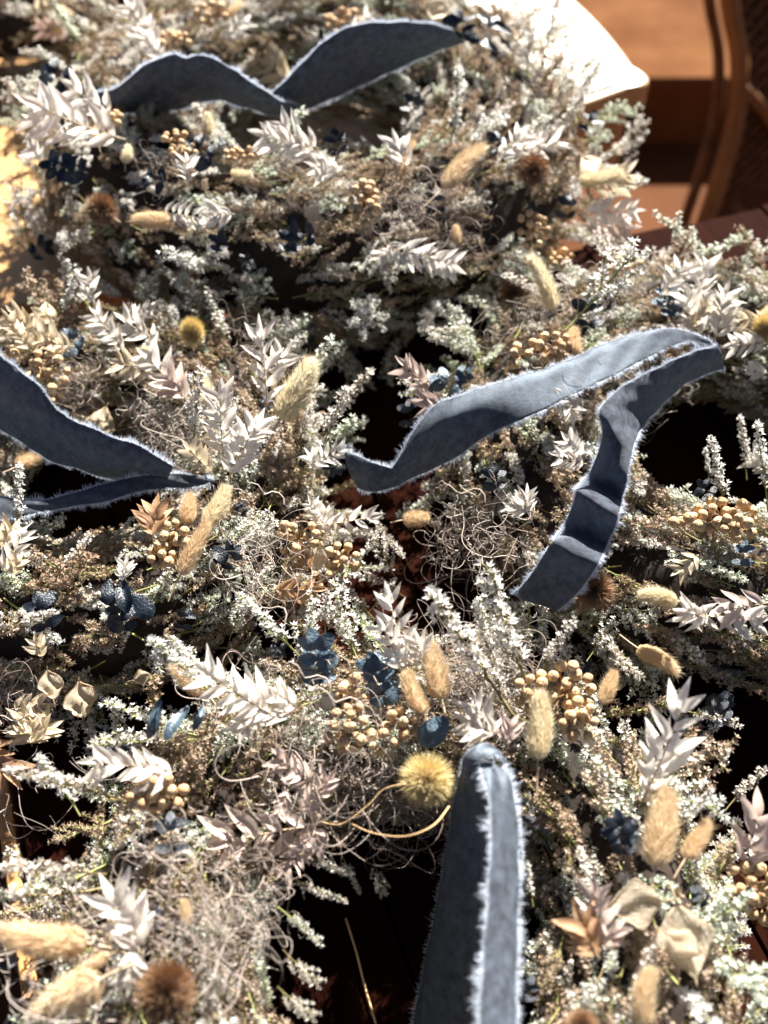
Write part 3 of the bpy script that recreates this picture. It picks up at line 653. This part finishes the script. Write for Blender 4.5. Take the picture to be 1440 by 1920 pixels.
for a in [(480,1250,1.2,front),(620,1430,1.2,front),(700,1460,1.2,front),(340,1720,1.0,front),(880,1020,1.2,right),(500,1020,1.1,left),(300,820,1,left),(60,1440,1,left),(780,390,1,back),(640,1380,1.2,front),(560,1390,1.2,front)]:
    moss(a[0], a[1], a[2], 3, a[3], .007)
# ---------------- straw coloured tendrils round the golden spiny head
for pts in (((848,1500),(838,1440),(800,1397),(762,1408),(744,1455),(752,1482),(790,1488),(845,1478)), ((842,1512),(812,1548),(760,1568),(700,1562),(660,1545)), ((760,1470),(720,1480),(690,1510),(640,1545),(600,1540)))[1:]:
    b = MB(); pp = smooth([at_z(x, y, .128 - .0002 * abs(x - 790) + R.uniform(-.002, .002)) - front.c for x, y in pts], 7)
    b.tube(pp, .00042, .00025, 5); link('tendril', b.mesh('tendril', ['straw'], True), front.e)
# ---------------- papery pods
for a in [(180,820,200,762,left),(165,815,140,775,left),(100,1310,90,1255,left),(155,1345,145,1275,left),(590,1070,600,1015,left),(250,1275,285,1265,left),(1240,1690,1140,1700,front),(1270,1700,1300,1830,front),(1250,1750,1310,1790,front),(240,1700,260,1720,front),(1120,330,1090,290,back),(840,25,800,5,back),(60,470,50,430,back),(1170,270,1150,290,back)]:
    pod(*a[:4], who=a[4])

# ------------------------------------------------------------------ velvet ribbons
def ribbon(q, sts, k=1.0, sub=12, fray=.0050, folds=(), curl=.12, wob=.035):
    """stations: edge-a pixel, its height, edge-b pixel, its height"""
    kk = k if isinstance(k, (list, tuple)) else [k] * len(sts)
    sts = [(a, b_, c + (c - f) * (m - 1) * .5, d, e, f - (c - f) * (m - 1) * .5) for (a, b_, c, d, e, f), m in zip(sts, kk)]
    ea = smooth([at_z(s[0], s[1], s[2]) for s in sts], sub); eb = smooth([at_z(s[3], s[4], s[5]) for s in sts], sub)
    n = len(ea); nw = 14; vs = []; uv = []
    run = 0; ph = R.uniform(0, 6)
    for i in range(n):
        if i: run += (ea[i] - ea[i - 1]).length * .5 + (eb[i] - eb[i - 1]).length * .5
        tg = ((ea[min(i + 1, n - 1)] + eb[min(i + 1, n - 1)]) - (ea[max(i - 1, 0)] + eb[max(i - 1, 0)])).normalized()
        wv = eb[i] - ea[i]; nm = tg.cross(wv); nm = nm.normalized() if nm.length > 1e-9 else Vector((0, 0, 1))
        wl = wv.length
        if nm.dot(CAM - ea[i]) < 0: nm = -nm
        for j in range(nw + 1):
            u = j / nw; z = -curl * wl * max(0, (.3 - u) / .3) ** 1.6 + wob * wl * math.sin(math.pi * u) * math.sin(run * 38 + ph) + .0004 * math.sin(run * 230 + 9 * u + ph)
            for (fr, am, sk) in folds:
                e_ = (i / (n - 1) - fr + sk * (u - .5)) / .028; z += am * math.exp(-e_ * e_)
            vs.append(ea[i] + wv * u + nm * z - q.c); uv.append((u * .03 * 33, run * 33))
    top = len(vs); nms = []
    me0 = []
    fs = [(i * (nw + 1) + j, i * (nw + 1) + j + 1, (i + 1) * (nw + 1) + j + 1, (i + 1) * (nw + 1) + j) for i in range(n - 1) for j in range(nw)]
    me = bpy.data.meshes.new('ribbon'); me.from_pydata(vs, [], fs); me.materials.append(M['velvet'])
    ul = me.uv_layers.new(name='UVMap')
    for lp in me.loops: ul.data[lp.index].uv = uv[lp.vertex_index]
    me.polygons.foreach_set('use_smooth', [True] * len(fs)); me.update()
    o = link('ribbon', me, q.e)
    sm = o.modifiers.new('thick', 'SOLIDIFY'); sm.thickness = .0006; sm.offset = 0
    b = MB()
    for edge, sgn in ((0, -1), (nw, 1)):
        for i in range(n - 1):
            p0, p1 = vs[i * (nw + 1) + edge], vs[(i + 1) * (nw + 1) + edge]
            inn = vs[i * (nw + 1) + (1 if edge == 0 else nw - 1)]
            ln = (p1 - p0).length; o_ = (p0 - inn).normalized(); t_ = (p1 - p0).normalized() if ln > 1e-7 else Vector((1, 0, 0)); up_ = o_.cross(t_)
            for h in range(max(1, int(ln / .00011))):
                a = p0.lerp(p1, R.random()) - o_ * .0006; clump = max(0, .5 + .9 * noise.noise(a * 170) + .4 * noise.noise(a * 700))
                d = (o_ + t_ * R.gauss(0, .45) + up_ * R.gauss(0, .5)).normalized() * fray * R.uniform(.2, 1.0) * (.35 + 1.1 * clump)
                b.hair(a, a + d, .00018, t_, 0, rv(.0008))
    link('frayed_edge', b.mesh('frayed_edge', ['fray']), o, None, kind='stuff')
    for i in range(0, n, 4):
        q.acc.append(((ea[i] + eb[i]) * .5, (ea[i] - eb[i]).length * .5 + .006))
    return o
# right wreath: from the left point over to the far edge, and down along the hole
ribbon(right, [(640,850,.118,670,915,.100),(690,866,.122,705,922,.105),(745,886,.120,752,908,.108)])
ribbon(right, [(742,884,.120,748,908,.106),(775,832,.128,790,888,.104),(820,768,.138,850,860,.108),(880,738,.142,920,812,.112),(950,708,.144,1000,778,.118),(1050,676,.144,1085,735,.124),(1130,640,.148,1155,702,.128),(1200,620,.152,1228,664,.132),(1270,615,.150,1285,642,.136),(1325,635,.138,1318,655,.132),(1345,655,.125,1340,668,.120)], k=[1.6,1.5,1.3,.8,.3,.1,.1,.1,.2,.6,1])
ribbon(right, [(1352,655,.150,1358,690,.120),(1300,672,.160,1290,716,.122),(1235,700,.168,1238,762,.128),(1170,732,.176,1205,800,.140),(1132,766,.180,1190,828,.158),(1130,808,.168,1182,864,.158),(1116,850,.150,1174,905,.152),(1098,890,.132,1166,936,.136),(1082,914,.150,1160,964,.148),(1070,948,.136,1150,996,.136),(1055,984,.122,1136,1026,.124),(1040,1008,.140,1124,1052,.138),(1012,1052,.126,1102,1088,.126),(986,1090,.112,1075,1120,.114),(958,1118,.102,1045,1145,.104)], k=1, wob=.01, curl=.1)
# left wreath
ribbon(left, [(-60,640,.150,-60,760,.105),(-5,688,.150,-5,800,.106),(55,735,.148,55,838,.106),(100,782,.140,92,862,.108),(150,808,.138,150,880,.108),(205,832,.136,200,896,.106),(265,852,.132,255,905,.106),(322,882,.124,312,900,.112)], k=1.45)
ribbon(left, [(402,900,.118,398,908,.112),(340,888,.124,340,915,.104),(265,892,.124,268,920,.104),(190,908,.122,200,940,.106),(130,926,.118,135,950,.106),(70,938,.116,70,962,.102),(0,928,.118,5,975,.100),(-60,910,.120,-60,980,.100)], k=.3)
# back wreath
ribbon(back, [(172,180,.150,192,225,.125),(205,175,.160,215,212,.140),(260,150,.185,245,212,.145),(330,124,.195,330,205,.145),(395,128,.195,400,188,.155),(455,160,.185,455,200,.155),(520,195,.165,520,218,.145),(560,200,.150,562,215,.140)], k=1.3, folds=((.42, .004, .1),))
ribbon(back, [(500,190,.155,505,205,.145),(555,150,.170,570,205,.135),(610,98,.190,635,180,.145),(665,68,.198,700,150,.150),(730,58,.198,770,118,.160),(800,56,.192,830,92,.165),(850,62,.180,870,80,.165)], k=1.3)
# front wreath: wide tail falling into the ring, the second tail beside it and the loop at the top
ribbon(front, [(868,1436,.132,925,1428,.152),(846,1470,.106,922,1464,.142),(832,1520,.082,922,1518,.126),(820,1585,.064,918,1596,.106),(803,1690,.042,910,1700,.084),(783,1800,.026,902,1805,.062),(764,1910,.014,896,1915,.046),(748,2000,.008,890,2005,.034)], fray=.0065)
ribbon(front, [(905,1440,.154,942,1440,.148),(918,1490,.155,960,1476,.145),(924,1560,.154,970,1545,.143),(918,1680,.150,972,1660,.138),(908,1800,.146,968,1790,.134),(902,1910,.143,966,1910,.130),(898,1990,.140,962,1995,.128)], fray=.0065, curl=.05)
ribbon(front, [(925,1500,.104,972,1500,.102),(928,1600,.098,978,1600,.096),(930,1720,.084,976,1740,.080),(926,1850,.066,972,1870,.062),(920,1980,.05,968,1980,.048)], fray=.003)
ribbon(front, [(862,1445,.122,880,1458,.132),(866,1415,.132,900,1432,.142),(890,1393,.136,918,1420,.146),(915,1392,.136,935,1418,.146),(945,1415,.132,945,1435,.142),(965,1450,.124,958,1462,.134)], fray=.0042)

# ------------------------------------------------------------------ flower sprigs: parts plus dense filling beneath
def torus_pt(q, a, f, k=1.0):
    c, s = math.cos(a), math.sin(a); rr = q.R + math.cos(f) * q.r * k
    p = Vector((c * rr, s * rr, q.zc + math.sin(f) * q.hz * k))
    n = Vector((c * math.cos(f) / q.r, s * math.cos(f) / q.r, math.sin(f) / q.hz)).normalized(); t = Vector((-s, c, 0))
    return p, n, t
src = bpy.data.collections.new('sprig_sources')
def place(q, cnt, grid_jit=.5):
    done = 0; i = 0
    nu = int(math.sqrt(cnt * 2 * math.pi * q.R / (q.r * 4.1))); nv = max(3, round(cnt / nu))
    for iu in range(nu):
        for iv in range(nv):
            a = 2 * math.pi * (iu + R.uniform(-.5, .5)) / nu; f = rad(-60) + rad(290) * (iv + R.uniform(0, 1)) / nv
            p, n, t = torus_pt(q, a, f, .97); sgn = 1 if R.random() < .75 else -1
            radial = Vector((math.cos(a), math.sin(a), 0)) * (1 if math.cos(f) > 0 else -1)
            lift = R.uniform(.25, 1.0); s = R.uniform(.75, 1.05)
            d = (t * sgn * R.uniform(.3, 1.0) + n * lift + radial * R.uniform(-.1, .45) + rv(.3)).normalized()
            mid = p + q.c + d * .03 * s; low = 0
            for (ap_, ar) in q.acc:
                if (mid - ap_).length < ar + .012: low = 1; break
            if low:
                tt = (d - n * d.dot(n)).normalized(); d = (tt + n * .02).normalized(); p = p - n * R.uniform(.008, .016); s *= .75
            if p.z < .004: p.z = .004
            if p.z + d.z * .055 * s < .004: d.z = abs(d.z) * .3
            if math.cos(f) < -.25:
                d = (t * sgn * R.uniform(.6, 1) + n * .08 + Vector((0, 0, .1)) + rv(.15)).normalized(); s *= .72
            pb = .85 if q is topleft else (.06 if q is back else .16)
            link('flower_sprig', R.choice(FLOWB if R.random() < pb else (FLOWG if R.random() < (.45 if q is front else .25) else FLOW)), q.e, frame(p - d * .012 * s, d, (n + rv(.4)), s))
            done += 1
    return done
for q, cnt in ((front, 290), (left, 270), (right, 290), (back, 300), (topleft, 160)): place(q, cnt)
# long sprigs that stand out in the photograph
def standout(x0, y0, x1, y1, who, i=3):
    p, p1, n, q, tc = span(x0, y0, x1, y1, who, .006); L = (p1 - p).length
    link('flower_sprig', FLOW[i], q.e, loc(q, frame(p, p1 - p, tc + n, min(1.3, L / .058))))
for a in [(960,1340,800,1090,front),(1000,1300,880,1085,front),(930,1280,905,1150,front),(1010,1280,1060,1160,front),(560,1230,460,1120,front),(430,1330,300,1210,front),(610,1190,605,1110,front),(230,1500,60,1445,front),(200,1640,20,1620,front),(150,1530,90,1420,front),(400,1290,330,1200,front),
 (600,850,645,740,left),(560,830,590,750,left),(365,860,360,700,left),(30,1000,40,880,left),(430,1200,450,1130,left),(700,960,740,1040,left),(550,750,610,730,left),
 (900,620,810,625,right),(860,700,760,730,right),(1360,960,1340,830,right),(1400,900,1395,800,right),(1440,960,1430,820,right),(1330,900,1325,850,right),(1100,1240,1150,1170,front),(1060,620,1190,480,right),(1350,1450,1360,1400,front),
 (1150,320,1205,235,back),(1100,380,1190,350,back),(60,480,30,350,back),(100,600,150,530,left),(1270,1330,1380,1350,right),(1360,1520,1420,1440,front),(40,1600,5,1640,front),(1040,1180,990,1105,front),(540,1640,620,1690,front),(520,1700,600,1760,front),(530,1780,590,1850,front),(560,1600,650,1640,front),(700,1610,720,1680,front),(520,1850,580,1910,front),(640,1600,670,1670,front),(1260,1560,1330,1500,front),(1000,1700,985,1620,front),(700,1160,640,1090,left),(640,1080,690,1020,left),(740,1080,700,1010,right),(690,1150,740,1090,front),(1060,1190,1075,1120,front),(760,1120,700,1080,left)]:
    standout(*a, i=R.choice((3, 7, 11, 0, 5)))

# filling below: the same sprig meshes, mostly in shade-brown petals, scattered by geometry nodes over a sheet of points
for o in [ob for ob in back.e.children if ob.name.startswith('flower_sprig')][:0]: pass
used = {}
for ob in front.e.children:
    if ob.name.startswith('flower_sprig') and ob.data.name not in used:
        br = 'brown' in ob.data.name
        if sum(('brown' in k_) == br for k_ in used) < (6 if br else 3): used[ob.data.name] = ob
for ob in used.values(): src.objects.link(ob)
C.children.link(src)
ng = bpy.data.node_groups.new('filling', 'GeometryNodeTree')
ng.interface.new_socket('Geometry', in_out='INPUT', socket_type='NodeSocketGeometry'); ng.interface.new_socket('Geometry', in_out='OUTPUT', socket_type='NodeSocketGeometry')
gi = ng.nodes.new('NodeGroupInput'); go = ng.nodes.new('NodeGroupOutput'); ci = ng.nodes.new('GeometryNodeCollectionInfo')
ci.inputs['Collection'].default_value = src; ci.inputs['Separate Children'].default_value = True; ci.inputs['Reset Children'].default_value = True
ip = ng.nodes.new('GeometryNodeInstanceOnPoints'); ip.inputs['Pick Instance'].default_value = True
at = ng.nodes.new('GeometryNodeInputNamedAttribute'); at.data_type = 'FLOAT_VECTOR'; at.inputs[0].default_value = 'rot'
ng.links.new(gi.outputs[0], ip.inputs['Points']); ng.links.new(ci.outputs[0], ip.inputs['Instance']); ng.links.new(at.outputs[0], ip.inputs['Rotation'])
ip.inputs['Scale'].default_value = (.62, .62, .62); ng.links.new(ip.outputs[0], go.inputs[0])
for q, cnt in ((front, 950), (left, 900), (right, 1050), (back, 1700), (topleft, 600)):
    vs, rt = [], []
    for _ in range(cnt):
        a = R.uniform(0, 6.2832); f = R.uniform(rad(-65), rad(235)); p, n, t = torus_pt(q, a, f, R.uniform(.68, .95))
        d = (t * R.choice((1, 1, -1)) + n * (R.uniform(-.02, .30) if math.cos(f) > -.3 else 0) + rv(.35 if math.cos(f) > -.3 else .12)).normalized()
        if p.z < .006: p.z = .006
        if p.z + d.z * .045 < .004: d.z = .05
        vs.append(p - d * .015); rt += list(frame(Vector(), d, n + rv(.4)).to_euler())
    me = bpy.data.meshes.new('flower_filling'); me.from_pydata(vs, [], [])
    ar = me.attributes.new('rot', 'FLOAT_VECTOR', 'POINT'); ar.data.foreach_set('vector', rt)
    o = link('flower_filling', me, q.e, None, kind='stuff'); gm = o.modifiers.new('filling', 'NODES'); gm.node_group = ng

# ------------------------------------------------------------------ a straw on the planks
b = MB(); pts = [at_z(648, 1722, .002), at_z(668, 1785, .003), at_z(684, 1850, .002), at_z(706, 1925, .002), at_z(722, 1990, .002)]
b.tube([p - pts[0] for p in smooth(pts, 5)], .0008, .0007, 5)
s_ = link('straw', b.mesh('straw', ['straw'], True), None, Matrix.Translation(pts[0])); s_['label'] = 'thin golden straw lying on the dark planks inside the nearest wreath'; s_['category'] = 'straw'
